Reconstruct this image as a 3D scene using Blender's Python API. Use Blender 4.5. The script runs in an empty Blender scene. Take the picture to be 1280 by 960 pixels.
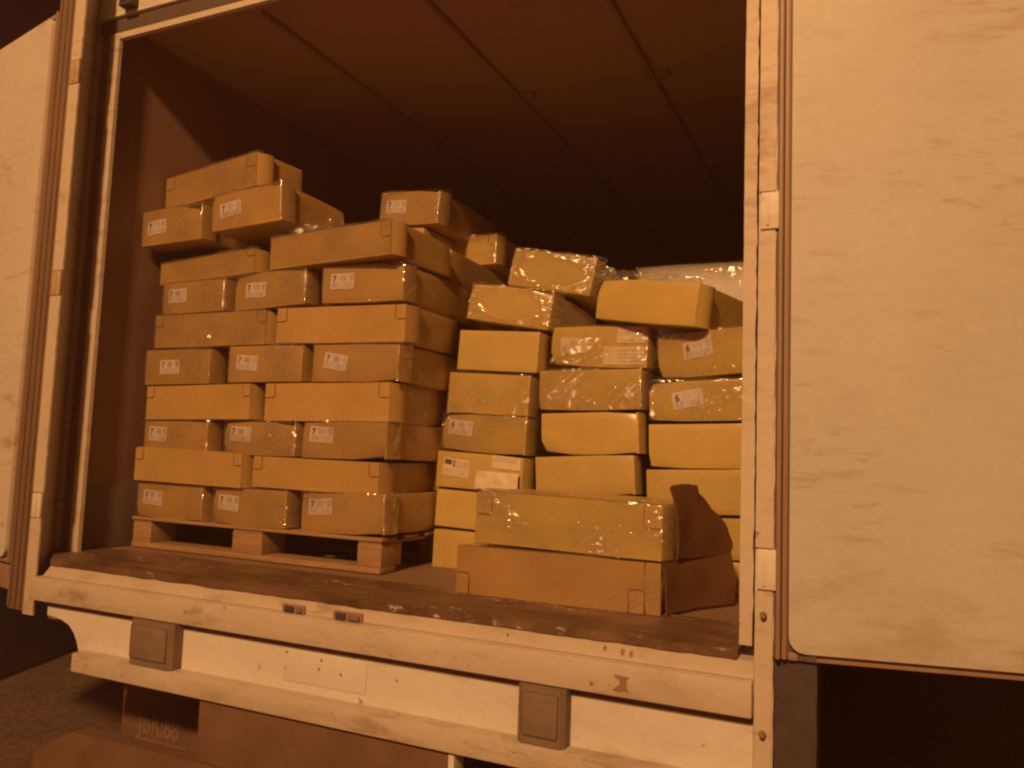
import bpy, bmesh, math, random
from mathutils import Vector, Matrix, noise

D = bpy.data
SC = bpy.context.scene
COL = SC.collection
rad = math.radians

# ------------------------------------------------------------------ camera
cam_d = D.cameras.new('camera')
cam_d.sensor_width = 36.0
cam_d.lens = 36.0 * 1000.0 / 1280.0
cam_d.clip_start = 0.05
cam_d.clip_end = 500.0
cam = D.objects.new('camera', cam_d)
COL.objects.link(cam)
cam_right = Vector((0.90951917, 0.41401463, 0.0369698))
cam_up = Vector((0.00233864, -0.09403753, 0.99556591))
cam_fwd = Vector((-0.4156554, 0.90539982, 0.08649717))
M = Matrix((cam_right, cam_up, -cam_fwd)).transposed().to_4x4()
M.translation = Vector((1.4997, -1.9480, 1.6844))
cam.matrix_world = M
SC.camera = cam

# ------------------------------------------------------------------ night sky
SUN_EL, SUN_AZ = 27.5, 10.0           # street lamp: height above the horizon, and how far right of straight behind
world = D.worlds.new('World')
SC.world = world
world.use_nodes = True
wn = world.node_tree
wn.nodes.clear()
w_out = wn.nodes.new('ShaderNodeOutputWorld')
w_bg = wn.nodes.new('ShaderNodeBackground')
w_sky = wn.nodes.new('ShaderNodeTexSky')
w_sky.sky_type = 'NISHITA'
w_sky.sun_disc = False
w_sky.sun_elevation = rad(SUN_EL)
w_sky.sun_rotation = rad(180.0 - SUN_AZ)
w_mul = wn.nodes.new('ShaderNodeMixRGB')
w_mul.blend_type = 'MULTIPLY'
w_mul.inputs['Fac'].default_value = 1.0
w_mul.inputs['Color2'].default_value = (1.0, 0.13, 0.085, 1)   # town glow on the night sky
w_bg.inputs['Strength'].default_value = 0.005
wn.links.new(w_sky.outputs['Color'], w_mul.inputs['Color1'])
wn.links.new(w_mul.outputs['Color'], w_bg.inputs['Color'])
wn.links.new(w_bg.outputs['Background'], w_out.inputs['Surface'])

# ------------------------------------------------------------------ light
# the yard's sodium street lamp: about 8 m up and 8 m behind the truck, over the photographer's head
lamp_d = D.lights.new('street_lamp_light', 'POINT')
lamp_d.energy = 4800.0
lamp_d.shadow_soft_size = 0.42
lamp_d.color = (1.0, 0.50, 0.185)
lamp = D.objects.new('street_lamp_light', lamp_d)
lamp.location = (1.35, -8.5, 7.8)
COL.objects.link(lamp)
# faint added sun with no source of its own, from the lamp's side
sun_d = D.lights.new('sun', 'SUN')
sun_d.energy = 0.06
sun_d.angle = rad(10.0)
sun_d.color = (1.0, 0.62, 0.40)
sun = D.objects.new('sun', sun_d)
COL.objects.link(sun)
to_lamp = Vector((math.sin(rad(SUN_AZ)) * math.cos(rad(SUN_EL)), -math.cos(rad(SUN_AZ)) * math.cos(rad(SUN_EL)), math.sin(rad(SUN_EL))))
sun.rotation_euler = to_lamp.to_track_quat('Z', 'Y').to_euler()
sun.location = (2.0, -8.0, 6.0)

SC.view_settings.view_transform = 'Standard'
SC.view_settings.look = 'None'
SC.view_settings.exposure = 0.13
SC.view_settings.gamma = 1.0
SC.render.film_transparent = False
SC.cycles.filter_width = 2.3
SC.cycles.max_bounces = 10
SC.cycles.transparent_max_bounces = 16


# ------------------------------------------------------------------ materials
def new_mat(name):
    m = D.materials.new(name)
    m.use_nodes = True
    nt = m.node_tree
    nt.nodes.clear()
    out = nt.nodes.new('ShaderNodeOutputMaterial')
    bs = nt.nodes.new('ShaderNodeBsdfPrincipled')
    nt.links.new(bs.outputs[0], out.inputs['Surface'])
    return m, nt, bs


def tex_noise(nt, scale, detail=4.0, rough=0.6, stretch=(1, 1, 1), rot=(0, 0, 0), dist=0.0, offset=None):
    tc = nt.nodes.new('ShaderNodeTexCoord')
    mp = nt.nodes.new('ShaderNodeMapping')
    mp.inputs['Scale'].default_value = stretch
    mp.inputs['Rotation'].default_value = rot
    nt.links.new(tc.outputs['Object'], mp.inputs['Vector'])
    if offset is not None:
        nt.links.new(offset, mp.inputs['Location'])
    n = nt.nodes.new('ShaderNodeTexNoise')
    n.inputs['Scale'].default_value = scale
    n.inputs['Detail'].default_value = detail
    n.inputs['Roughness'].default_value = rough
    n.inputs['Distortion'].default_value = dist
    nt.links.new(mp.outputs['Vector'], n.inputs['Vector'])
    return n.outputs['Fac']


def ramp(nt, fac, stops):
    r = nt.nodes.new('ShaderNodeValToRGB')
    el = r.color_ramp.elements
    el[0].position, el[0].color = stops[0][0], (*stops[0][1], 1)
    el[1].position, el[1].color = stops[-1][0], (*stops[-1][1], 1)
    for p, c in stops[1:-1]:
        e = el.new(p)
        e.color = (*c, 1)
    nt.links.new(fac, r.inputs['Fac'])
    return r.outputs['Color']


def mixc(nt, fac, a, b, mode='MIX'):
    n = nt.nodes.new('ShaderNodeMixRGB')
    n.blend_type = mode
    for sock, v in (('Fac', fac), ('Color1', a), ('Color2', b)):
        if isinstance(v, (int, float)):
            n.inputs[sock].default_value = v
        elif isinstance(v, tuple):
            n.inputs[sock].default_value = (*v, 1)
        else:
            nt.links.new(v, n.inputs[sock])
    return n.outputs['Color']


def bump(nt, bs, fac, strength, dist=0.01):
    b = nt.nodes.new('ShaderNodeBump')
    b.inputs['Strength'].default_value = strength
    b.inputs['Distance'].default_value = dist
    nt.links.new(fac, b.inputs['Height'])
    nt.links.new(b.outputs['Normal'], bs.inputs['Normal'])


W3 = (1, 1, 1)


def grey(v):
    return (v, v, v)


def make_board(name, base):
    m, nt, bs = new_mat(name)
    info = nt.nodes.new('ShaderNodeObjectInfo')
    sep = nt.nodes.new('ShaderNodeCombineXYZ')
    mul = nt.nodes.new('ShaderNodeMath')
    mul.operation = 'MULTIPLY'
    mul.inputs[1].default_value = 37.0
    srgb = nt.nodes.new('ShaderNodeSeparateColor')
    nt.links.new(info.outputs['Color'], srgb.inputs[0])   # one tint per carton, shared by its panels
    nt.links.new(srgb.outputs[0], mul.inputs[0])
    for i in range(3):
        nt.links.new(mul.outputs[0], sep.inputs[i])
    off = sep.outputs[0]
    f1 = tex_noise(nt, 5.0, 5, 0.6, offset=off)
    f2 = tex_noise(nt, 160.0, 3, 0.7, (1, 1, 0.5), offset=off)
    c = ramp(nt, f1, [(0.3, tuple(v * 0.88 for v in base)), (0.7, tuple(v * 1.07 for v in base))])
    c = mixc(nt, 1.0, c, ramp(nt, f2, [(0.3, grey(0.92)), (0.7, grey(1.04))]), 'MULTIPLY')
    c = mixc(nt, 1.0, c, ramp(nt, srgb.outputs[0], [(0.0, grey(0.90)), (1.0, (1.06, 1.05, 1.02))]), 'MULTIPLY')
    scuff = tex_noise(nt, 9.0, 6, 0.75, (0.4, 1, 2.5), offset=off)
    c = mixc(nt, ramp(nt, scuff, [(0.66, grey(0)), (0.80, grey(0.35))]), c, tuple(v * 0.6 for v in base))
    nt.links.new(c, bs.inputs['Base Color'])
    bs.inputs['Roughness'].default_value = 0.55
    bs.inputs['Specular IOR Level'].default_value = 0.35
    h = tex_noise(nt, 14.0, 4, 0.6, offset=off)
    bump(nt, bs, h, 0.35, 0.006)
    # thin stretch film lies tight on most of the load: a weak, broken clear coat
    bs.inputs['Coat Weight'].default_value = 0.35
    bs.inputs['Coat Roughness'].default_value = 0.22
    return m


def make_paint(name, base, dirt, scuff_amount=0.5, streak=(0.35, 1, 6), chips=True, rough=0.55, thr=0.0, low=None, size=1.0):
    m, nt, bs = new_mat(name)
    big = tex_noise(nt, 1.6, 5, 0.6)
    c = ramp(nt, big, [(0.3, tuple(v * 0.88 for v in base)), (0.72, base)])
    # rubbed horizontal scuffs
    s1 = tex_noise(nt, 3.2 * size, 8, 0.68, streak, dist=0.4)
    s2 = tex_noise(nt, 1.1 * size, 3, 0.5)
    s2m = ramp(nt, s2, [(0.45, grey(0)), (0.62, grey(1))])
    k = mixc(nt, 1.0, ramp(nt, s1, [(0.56 - thr, grey(0)), (0.70 - thr, grey(scuff_amount))]), s2m, 'MULTIPLY')
    c = mixc(nt, k, c, dirt)
    s3 = tex_noise(nt, 5.5 * size, 7, 0.72, (0.8, 1, 3.6), (0, 0.06, 0), dist=0.7)
    s4 = tex_noise(nt, 2.3 * size, 3, 0.5, (0.8, 1, 1.2))
    k3 = mixc(nt, 1.0, ramp(nt, s3, [(0.56 - thr, grey(0)), (0.68 - thr, grey(scuff_amount * 0.75))]), ramp(nt, s4, [(0.46, grey(0)), (0.60, grey(1))]), 'MULTIPLY')
    c = mixc(nt, k3, c, dirt)
    fine = tex_noise(nt, 60.0, 4, 0.7, (0.5, 1, 1))
    c = mixc(nt, 1.0, c, ramp(nt, fine, [(0.3, grey(0.93)), (0.7, grey(1.03))]), 'MULTIPLY')
    if chips:
        ch = tex_noise(nt, 26.0, 6, 0.7)
        km = ramp(nt, ch, [(0.655, grey(0)), (0.68, grey(0.8))])
        c = mixc(nt, km, c, (0.13, 0.07, 0.045))
    if low is not None:
        # splashed dirt with a ragged upper edge along the bottom of the leaf
        tc = nt.nodes.new('ShaderNodeTexCoord')
        sx = nt.nodes.new('ShaderNodeSeparateXYZ')
        nt.links.new(tc.outputs['Object'], sx.inputs[0])
        mr = nt.nodes.new('ShaderNodeMapRange')
        mr.inputs['From Min'].default_value = low
        mr.inputs['From Max'].default_value = low + 0.22
        mr.inputs['To Min'].default_value = 0.26
        mr.inputs['To Max'].default_value = 0.0
        nt.links.new(sx.outputs['Z'], mr.inputs['Value'])
        ad = nt.nodes.new('ShaderNodeMath')
        ad.operation = 'ADD'
        nt.links.new(mr.outputs[0], ad.inputs[0])
        nt.links.new(tex_noise(nt, 5.0, 7, 0.7, (0.5, 1, 1.2)), ad.inputs[1])
        c = mixc(nt, ramp(nt, ad.outputs[0], [(0.62, grey(0)), (0.86, grey(0.75))]), c, dirt)
    nt.links.new(c, bs.inputs['Base Color'])
    bs.inputs['Roughness'].default_value = rough
    h = tex_noise(nt, 7.0, 5, 0.6)
    bump(nt, bs, h, 0.25, 0.004)
    return m


def make_plain(name, a, b, scale=8.0, rough=0.7, metallic=0.0, bump_s=0.3, bump_d=0.004, stretch=(1, 1, 1), detail=5):
    m, nt, bs = new_mat(name)
    f = tex_noise(nt, scale, detail, 0.65, stretch)
    nt.links.new(ramp(nt, f, [(0.3, a), (0.7, b)]), bs.inputs['Base Color'])
    bs.inputs['Roughness'].default_value = rough
    bs.inputs['Metallic'].default_value = metallic
    if bump_s:
        bump(nt, bs, tex_noise(nt, scale * 3, 4, 0.6, stretch), bump_s, bump_d)
    return m


def make_film(name, body, gloss_rough, milky):
    m = D.materials.new(name)
    m.use_nodes = True
    nt = m.node_tree
    nt.nodes.clear()
    out = nt.nodes.new('ShaderNodeOutputMaterial')
    tr = nt.nodes.new('ShaderNodeBsdfTransparent')
    tr.inputs['Color'].default_value = (0.97, 0.97, 0.96, 1)
    gl = nt.nodes.new('ShaderNodeBsdfGlossy')
    gl.inputs['Roughness'].default_value = gloss_rough
    gl.inputs['Color'].default_value = (0.95, 0.95, 0.92, 1)
    bp_ = nt.nodes.new('ShaderNodeBump')
    bp_.inputs['Strength'].default_value = 1.0
    bp_.inputs['Distance'].default_value = 0.005
    ga = nt.nodes.new('ShaderNodeAttribute')
    ga.attribute_name = 'gather'
    gm = nt.nodes.new('ShaderNodeMath')
    gm.operation = 'MULTIPLY'
    nt.links.new(tex_noise(nt, 48.0, 3, 0.6, (0.7, 1, 1.6), (0, 0.5, 0), dist=1.0), gm.inputs[0])
    nt.links.new(ga.outputs['Fac'], gm.inputs[1])
    nt.links.new(gm.outputs[0], bp_.inputs['Height'])
    nt.links.new(bp_.outputs['Normal'], gl.inputs['Normal'])
    df = nt.nodes.new('ShaderNodeBsdfDiffuse')
    df.inputs['Color'].default_value = (0.72, 0.66, 0.55, 1)
    at = nt.nodes.new('ShaderNodeAttribute')
    at.attribute_name = 'gather'           # how many layers of film are gathered here
    mt = nt.nodes.new('ShaderNodeMath')
    mt.operation = 'MULTIPLY_ADD'
    mt.inputs[1].default_value = milky
    mt.inputs[2].default_value = body
    nt.links.new(at.outputs['Fac'], mt.inputs[0])
    m1 = nt.nodes.new('ShaderNodeMixShader')
    nt.links.new(mt.outputs[0], m1.inputs['Fac'])
    nt.links.new(tr.outputs[0], m1.inputs[1])
    nt.links.new(df.outputs[0], m1.inputs[2])
    fr = nt.nodes.new('ShaderNodeLayerWeight')
    fr.inputs['Blend'].default_value = 0.35
    ma = nt.nodes.new('ShaderNodeMath')
    ma.operation = 'MULTIPLY_ADD'
    ma.inputs[1].default_value = 0.35
    mg = nt.nodes.new('ShaderNodeMath')
    mg.operation = 'MULTIPLY_ADD'
    mg.inputs[1].default_value = 0.17
    mg.inputs[2].default_value = 0.06
    nt.links.new(ga.outputs['Fac'], mg.inputs[0])
    nt.links.new(mg.outputs[0], ma.inputs[2])
    nt.links.new(fr.outputs['Facing'], ma.inputs[0])
    m2 = nt.nodes.new('ShaderNodeMixShader')
    nt.links.new(ma.outputs[0], m2.inputs['Fac'])
    nt.links.new(m1.outputs[0], m2.inputs[1])
    nt.links.new(gl.outputs[0], m2.inputs[2])
    nt.links.new(m2.outputs[0], out.inputs['Surface'])
    return m


BOARD = make_board('cardboard', (0.44, 0.285, 0.098))
BOARD2 = make_board('cardboard_yellow_lit', (0.51, 0.375, 0.115))  # yellower board, also lightened in colour for the stronger light there
BOARD3 = make_board('cardboard_brown', (0.40, 0.245, 0.085))
SHADE_BOARD = make_board('shade_cardboard', (0.16, 0.08, 0.032))  # board with the shade put into its colour
FILM = make_film('stretch_film', 0.004, 0.10, 0.07)
WHITE = make_paint('white_paint', (0.70, 0.67, 0.60), (0.32, 0.22, 0.15), 0.55, (0.6, 1, 1.6), thr=0.03)
DOORW = make_paint('door_lining', (0.54, 0.535, 0.485), (0.33, 0.235, 0.155), 0.62, (0.75, 1, 3.6), chips=False, rough=0.5, thr=0.035, low=1.25, size=1.9)
DOORW_LIT = make_paint('door_lining_lit', (0.66, 0.62, 0.53), (0.34, 0.22, 0.13), 0.62, (0.75, 1, 3.6), chips=False, rough=0.5, thr=0.03, size=1.9)  # left lining, lightened in colour to make up for weaker light
SILLW = make_paint('sill_paint', (0.58, 0.51, 0.41), (0.24, 0.155, 0.10), 0.75, (0.8, 1, 2.0), thr=0.05)
POSTD = make_paint('dark_frame', (0.115, 0.085, 0.07), (0.06, 0.045, 0.04), 0.4)
FLOORM = make_paint('floor_boards', (0.25, 0.155, 0.09), (0.14, 0.085, 0.055), 0.6, (2.0, 0.5, 1.0), chips=False, rough=0.75)
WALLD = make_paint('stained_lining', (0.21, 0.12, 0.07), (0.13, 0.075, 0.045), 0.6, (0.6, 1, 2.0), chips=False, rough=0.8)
GREYP = make_paint('grey_frame', (0.20, 0.15, 0.115), (0.10, 0.07, 0.05), 0.4)
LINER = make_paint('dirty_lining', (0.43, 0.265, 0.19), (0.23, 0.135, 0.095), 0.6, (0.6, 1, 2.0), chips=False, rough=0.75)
RUBBER = make_plain('rubber', (0.17, 0.12, 0.085), (0.23, 0.165, 0.12), 18, 0.65)
GASKET = make_plain('door_gasket', (0.26, 0.17, 0.105), (0.34, 0.23, 0.15), 20, 0.5, stretch=(1, 1, 0.15))
GREASE = make_plain('greased_steel', (0.50, 0.41, 0.24), (0.36, 0.28, 0.16), 22, 0.4)
DARK = make_plain('dark_steel', (0.035, 0.03, 0.03), (0.06, 0.05, 0.045), 12, 0.7)
RAIL = make_plain('rail_steel', (0.24, 0.145, 0.10), (0.32, 0.20, 0.14), 9, 0.7)
RUST = make_plain('rusty_steel', (0.22, 0.135, 0.085), (0.34, 0.22, 0.145), 45, 0.7, bump_s=0.8)
WOOD = make_plain('pallet_wood', (0.24, 0.145, 0.065), (0.40, 0.255, 0.115), 9, 0.8, stretch=(0.6, 6, 6))
FLAP = make_plain('dusty_rubber', (0.115, 0.064, 0.036), (0.18, 0.10, 0.058), 5, 0.85)
PRINTW = make_plain('faded_print', (0.18, 0.11, 0.066), (0.25, 0.155, 0.10), 60, 0.8, bump_s=0)
PAPER = make_plain('label_paper', (0.60, 0.53, 0.50), (0.68, 0.61, 0.58), 50, 0.6, bump_s=0.1)
PAPER2 = make_plain('pale_paper', (0.62, 0.53, 0.36), (0.70, 0.60, 0.42), 30, 0.6, bump_s=0.2)
INK = make_plain('label_ink', (0.06, 0.05, 0.045), (0.10, 0.085, 0.075), 60, 0.7, bump_s=0)
INK2 = make_plain('pale_ink', (0.44, 0.38, 0.33), (0.52, 0.45, 0.40), 60, 0.7, bump_s=0)
FOAM = make_plain('white_wrap', (0.66, 0.62, 0.55), (0.74, 0.70, 0.63), 4, 0.5)
POSTSEAL = make_plain('post_seal', (0.15, 0.095, 0.06), (0.21, 0.135, 0.085), 20, 0.6, stretch=(1, 1, 0.15))
UNDERP = make_plain('under_paint', (0.045, 0.032, 0.03), (0.07, 0.05, 0.045), 8, 0.7)
TYRE = make_plain('tyre_rubber', (0.02, 0.02, 0.02), (0.04, 0.035, 0.035), 10, 0.8)
NAVY = make_plain('navy_backdrop', (0.02, 0.022, 0.04), (0.035, 0.035, 0.06), 3, 0.6)


def make_sillplate():
    m, nt, bs = new_mat('worn_floor_plate')
    f = tex_noise(nt, 6.0, 8, 0.7, (0.7, 1.6, 1))
    g = tex_noise(nt, 2.2, 4, 0.6, (1.2, 4, 1))
    c = ramp(nt, f, [(0.35, (0.085, 0.045, 0.025)), (0.62, (0.22, 0.13, 0.075))])
    k = mixc(nt, 1.0, ramp(nt, tex_noise(nt, 34.0, 6, 0.75, (0.6, 1.5, 1)), [(0.56, grey(0)), (0.64, grey(1))]), ramp(nt, g, [(0.52, grey(0)), (0.58, grey(1))]), 'MULTIPLY')
    c = mixc(nt, k, c, (0.62, 0.52, 0.42))
    nt.links.new(c, bs.inputs['Base Color'])
    bs.inputs['Metallic'].default_value = 0.25
    bs.inputs['Roughness'].default_value = 0.5
    bump(nt, bs, tex_noise(nt, 30, 6, 0.7), 0.6, 0.004)
    return m


PLATE = make_sillplate()


def make_asphalt():
    m, nt, bs = new_mat('asphalt')
    f = tex_noise(nt, 38.0, 7, 0.85)
    g = tex_noise(nt, 2.0, 5, 0.6)
    v = nt.nodes.new('ShaderNodeTexVoronoi')
    v.inputs['Scale'].default_value = 38.0
    tc = nt.nodes.new('ShaderNodeTexCoord')
    nt.links.new(tc.outputs['Object'], v.inputs['Vector'])
    c = ramp(nt, f, [(0.32, (0.11, 0.068, 0.045)), (0.68, (0.44, 0.28, 0.18))])
    c = mixc(nt, 1.0, c, ramp(nt, g, [(0.3, grey(0.7)), (0.7, grey(1.15))]), 'MULTIPLY')
    c = mixc(nt, 0.45, c, ramp(nt, v.outputs['Color'], [(0.2, (0.12, 0.075, 0.05)), (0.9, (0.44, 0.29, 0.19))]))
    nt.links.new(c, bs.inputs['Base Color'])
    bs.inputs['Roughness'].default_value = 0.9
    bump(nt, bs, f, 1.0, 0.02)
    return m


ASPHALT = make_asphalt()


# ------------------------------------------------------------------ object helpers
def link(o, parent=None):
    COL.objects.link(o)
    if parent is not None:
        o.parent = parent
    return o


def empty(name, label, cat, loc=(0, 0, 0), rot=(0, 0, 0), group=None):
    o = D.objects.new(name, None)
    o.empty_display_size = 0.1
    o.location = loc
    o.rotation_euler = rot
    o['label'] = label
    o['category'] = cat
    if group:
        o['group'] = group
    return link(o)


def to_obj(name, bm, mat, parent=None, smooth=True, loc=(0, 0, 0), rot=(0, 0, 0)):
    bmesh.ops.recalc_face_normals(bm, faces=bm.faces)
    me = D.meshes.new(name)
    bm.to_mesh(me)
    bm.free()
    me.materials.append(mat)
    if smooth:
        me.shade_smooth()
        me.set_sharp_from_angle(angle=rad(40))
    o = D.objects.new(name, me)
    o.location = loc
    o.rotation_euler = rot
    return link(o, parent)


def add_box(bm, x0, x1, y0, y1, z0, z1, bev=0.0):
    r = bmesh.ops.create_cube(bm, size=1.0)
    vs = r['verts']
    for v in vs:
        v.co = Vector(((x0 + x1) / 2 + v.co.x * (x1 - x0), (y0 + y1) / 2 + v.co.y * (y1 - y0), (z0 + z1) / 2 + v.co.z * (z1 - z0)))
    if bev:
        es = set(e for v in vs for e in v.link_edges)
        bmesh.ops.bevel(bm, geom=list(es), offset=bev, segments=2, profile=0.6, affect='EDGES')


def block(name, mat, parent, x0, x1, y0, y1, z0, z1, bev=0.004):
    bm = bmesh.new()
    add_box(bm, x0, x1, y0, y1, z0, z1, bev)
    return to_obj(name, bm, mat, parent)


def add_prism(bm, pts, y0, y1):
    """pts: outline in x,z; extruded from y0 (front) to y1"""
    a = [bm.verts.new((x, y0, z)) for x, z in pts]
    b = [bm.verts.new((x, y1, z)) for x, z in pts]
    bm.faces.new(a)
    bm.faces.new(list(reversed(b)))
    n = len(pts)
    for i in range(n):
        bm.faces.new((a[i], b[i], b[(i + 1) % n], a[(i + 1) % n]))


def add_prism_xy(bm, pts, z0, z1):
    a = [bm.verts.new((x, y, z0)) for x, y in pts]
    b = [bm.verts.new((x, y, z1)) for x, y in pts]
    bm.faces.new(a)
    bm.faces.new(list(reversed(b)))
    n = len(pts)
    for i in range(n):
        bm.faces.new((a[i], b[i], b[(i + 1) % n], a[(i + 1) % n]))


def ragged_block(name, mat, parent, x0, x1, y0, y1, z0, z1, seed, amp=0.003, step=0.05):
    """an upright painted strip whose right-hand edge is chipped and dented"""
    rnd = random.Random(seed)
    n = max(2, int((z1 - z0) / step))
    pts = [(x0 + rnd.uniform(-amp, amp) * 0.4, z0 + (z1 - z0) * i / n) for i in range(n + 1)]
    pts += [(x1 + rnd.uniform(-amp, amp), z1 - (z1 - z0) * i / n) for i in range(n + 1)]
    bm = bmesh.new()
    add_prism(bm, pts, y0, y1)
    return to_obj(name, bm, mat, parent, smooth=False)


def text_mesh(body, size, extrude=0.0002):
    cu = D.curves.new('lettering', 'FONT')
    cu.body = body
    cu.size = size
    cu.extrude = extrude
    cu.offset = size * 0.018
    cu.align_x = 'CENTER'
    cu.align_y = 'CENTER'
    o = D.objects.new('lettering', cu)
    COL.objects.link(o)
    dg = bpy.context.evaluated_depsgraph_get()
    me = D.meshes.new_from_object(o.evaluated_get(dg))
    D.objects.remove(o)
    D.curves.remove(cu)
    # stand upright: text x stays x, text y becomes z, faces -y
    me.transform(Matrix.Rotation(rad(90), 4, 'X'))
    return me


# ================================================================== ground and surroundings
def make_ground():
    bm = bmesh.new()
    bmesh.ops.create_grid(bm, x_segments=60, y_segments=60, size=1.0)
    for v in bm.verts:
        r = v.co.length
        k = 4.0 + 110.0 * max(abs(v.co.x), abs(v.co.y)) ** 3
        v.co.x *= k
        v.co.y *= k
        v.co.z = 0.012 * noise.noise(v.co * 1.3)
    o = to_obj('ground', bm, ASPHALT)
    o.location = (-1.5, 1.0, 0)
    o['kind'] = 'structure'
    return o


make_ground()

def wheel(parent, x, y, r, w):
    bm = bmesh.new()
    prof = [(0.55 * r, -w / 2), (0.9 * r, -w / 2), (r, -w * 0.36), (r, w * 0.36), (0.9 * r, w / 2), (0.55 * r, w / 2)]
    n = 28
    rings = []
    for i in range(n):
        a = 2 * math.pi * i / n
        rings.append([bm.verts.new((s, math.cos(a) * q, math.sin(a) * q)) for q, s in prof])
    for i in range(n):
        p, q = rings[i], rings[(i + 1) % n]
        for j in range(len(prof)):
            k = (j + 1) % len(prof)
            bm.faces.new((p[j], p[k], q[k], q[j]))
    t = to_obj('wheel', bm, TYRE, parent, loc=(x, y, r))
    bm = bmesh.new()
    bmesh.ops.create_cone(bm, cap_ends=True, segments=24, radius1=0.56 * r, radius2=0.5 * r, depth=w * 0.7, matrix=Matrix.Rotation(rad(90), 4, 'Y'))
    to_obj('rim', bm, DARK, t)
    return t


# added dark trailer shape, blocks the view where the door's shadow lies
pt = empty('dark_backdrop', 'added dark trailer shape standing in for shade beyond the left door', 'backdrop', (-3.74, 1.15, 0), (0, 0, rad(20)))
block('backdrop_side', NAVY, pt, -2.4, 0.0, -0.2, 9.0, 0.95, 2.7, 0.02)
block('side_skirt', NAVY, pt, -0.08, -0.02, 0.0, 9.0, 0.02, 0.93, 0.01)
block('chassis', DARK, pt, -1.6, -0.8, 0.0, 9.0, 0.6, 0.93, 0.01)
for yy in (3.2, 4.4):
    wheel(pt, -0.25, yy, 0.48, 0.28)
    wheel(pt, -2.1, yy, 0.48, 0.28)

# ================================================================== the truck
truck = empty('truck', 'white box truck seen from behind with both rear doors swung wide open', 'truck', (0, 0, 0))
XL, XR = -1.31, 1.222          # inner faces of the side walls
ZF, ZC, YB = 1.25, 3.38, 5.2   # floor, ceiling, bulkhead

block('floor', FLOORM, truck, XL, XR, 0.325, YB, 1.13, ZF - 0.002, 0)
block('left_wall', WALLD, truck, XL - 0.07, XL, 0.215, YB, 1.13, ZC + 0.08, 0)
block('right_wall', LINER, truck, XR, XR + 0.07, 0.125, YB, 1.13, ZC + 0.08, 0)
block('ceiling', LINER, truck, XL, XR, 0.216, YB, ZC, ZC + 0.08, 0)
block('bulkhead', LINER, truck, XL - 0.07, XR + 0.07, YB, YB + 0.06, 1.13, ZC + 0.08, 0)

# ceiling rails with their cross brackets
for x in (-0.69, -0.04, 0.60):
    r = block('ceiling_rail', RAIL, truck, x - 0.009, x + 0.009, 0.35, YB - 0.05, ZC - 0.024, ZC - 0.003, 0.003)
    for y in (1.37, 2.52, 3.67):
        bm = bmesh.new()
        add_box(bm, x + 0.012, x + 0.075, y - 0.02, y + 0.03, ZC - 0.022, ZC - 0.002, 0.004)
        add_box(bm, x - 0.03, x - 0.012, y - 0.02, y + 0.03, ZC - 0.022, ZC - 0.002, 0.004)
        to_obj('rail_bracket', bm, RAIL, r)

# scuff strip along the lower left wall
block('kick_strip', POSTD, truck, XL + 0.0005, XL + 0.006, 0.22, YB - 0.1, 1.252, 1.50, 0.002)

# ---- rear frame, left side: the opening sits 17 cm behind the hinge strips
bm = bmesh.new()
add_prism_xy(bm, [(-1.375, 0.0), (-1.2835, 0.0), (-1.2835, 0.03), (-1.382, 0.166), (-1.382, 0.21), (-1.40, 0.21), (-1.40, 0.06)], 1.06, 3.72)
to_obj('frame_post', bm, SILLW, truck, smooth=False)
block('post_face', POSTSEAL, truck, -1.374, -1.2838, -0.0025, -0.0004, 1.06, 3.72, 0.0008)
for xs in (-1.366, -1.335, -1.306):
    block('post_seal', POSTSEAL, truck, xs - 0.006, xs + 0.006, -0.008, -0.0028, 1.07, 3.72, 0.002)
ragged_block('frame_edge', SILLW, truck, -1.381, -1.3605, 0.158, 0.185, 1.25, 3.3055, 5, 0.0012, 0.04)
ragged_block('seal_land', GREYP, truck, -1.360, -1.3065, 0.176, 0.20, 1.25, 3.3055, 7, 0.0005)
ragged_block('frame_lip', SILLW, truck, -1.306, -1.2555, 0.170, 0.186, 1.25, 3.2785, 9, 0.0009, 0.03)
# ---- rear frame, right side
ragged_block('frame_post', POSTD, truck, 1.283, 1.375, 0.0, 0.124, 1.246, 3.62, 11, 0.001)
ragged_block('corner_leg', UNDERP, truck, 1.284, 1.375, 0.012, 0.124, 0.55, 1.244, 12, 0.001)
ragged_block('frame_lip', SILLW, truck, 1.205, 1.2355, 0.012, 0.05, 1.262, 3.72, 13, 0.0016, 0.025)
ragged_block('frame_post', WHITE, truck, 1.2415, 1.2825, 0.0005, 0.124, 0.60, 3.72, 14, 0.001)
# ---- header
block('header', WHITE, truck, -1.381, 1.24, 0.162, 0.215, 3.371, 3.72, 0.004)
block('header_seal_land', POSTD, truck, -1.381, 1.204, 0.176, 0.21, 3.306, 3.3705, 0.002)
bm = bmesh.new()
add_prism(bm, [(-1.3065, 3.3035), (-1.3065, 3.279), (-0.6, 3.2805), (0.1, 3.283), (1.2045, 3.285), (1.2045, 3.3035)], 0.170, 0.19)
to_obj('header_lip', bm, SILLW, truck, smooth=False)
k = block('header_latch', DARK, truck, -1.215, -1.150, 0.120, 0.1615, 3.380, 3.47, 0.006)
block('latch_bolt', RUST, k, -1.20, -1.165, 0.110, 0.1195, 3.40, 3.44, 0.003)


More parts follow.
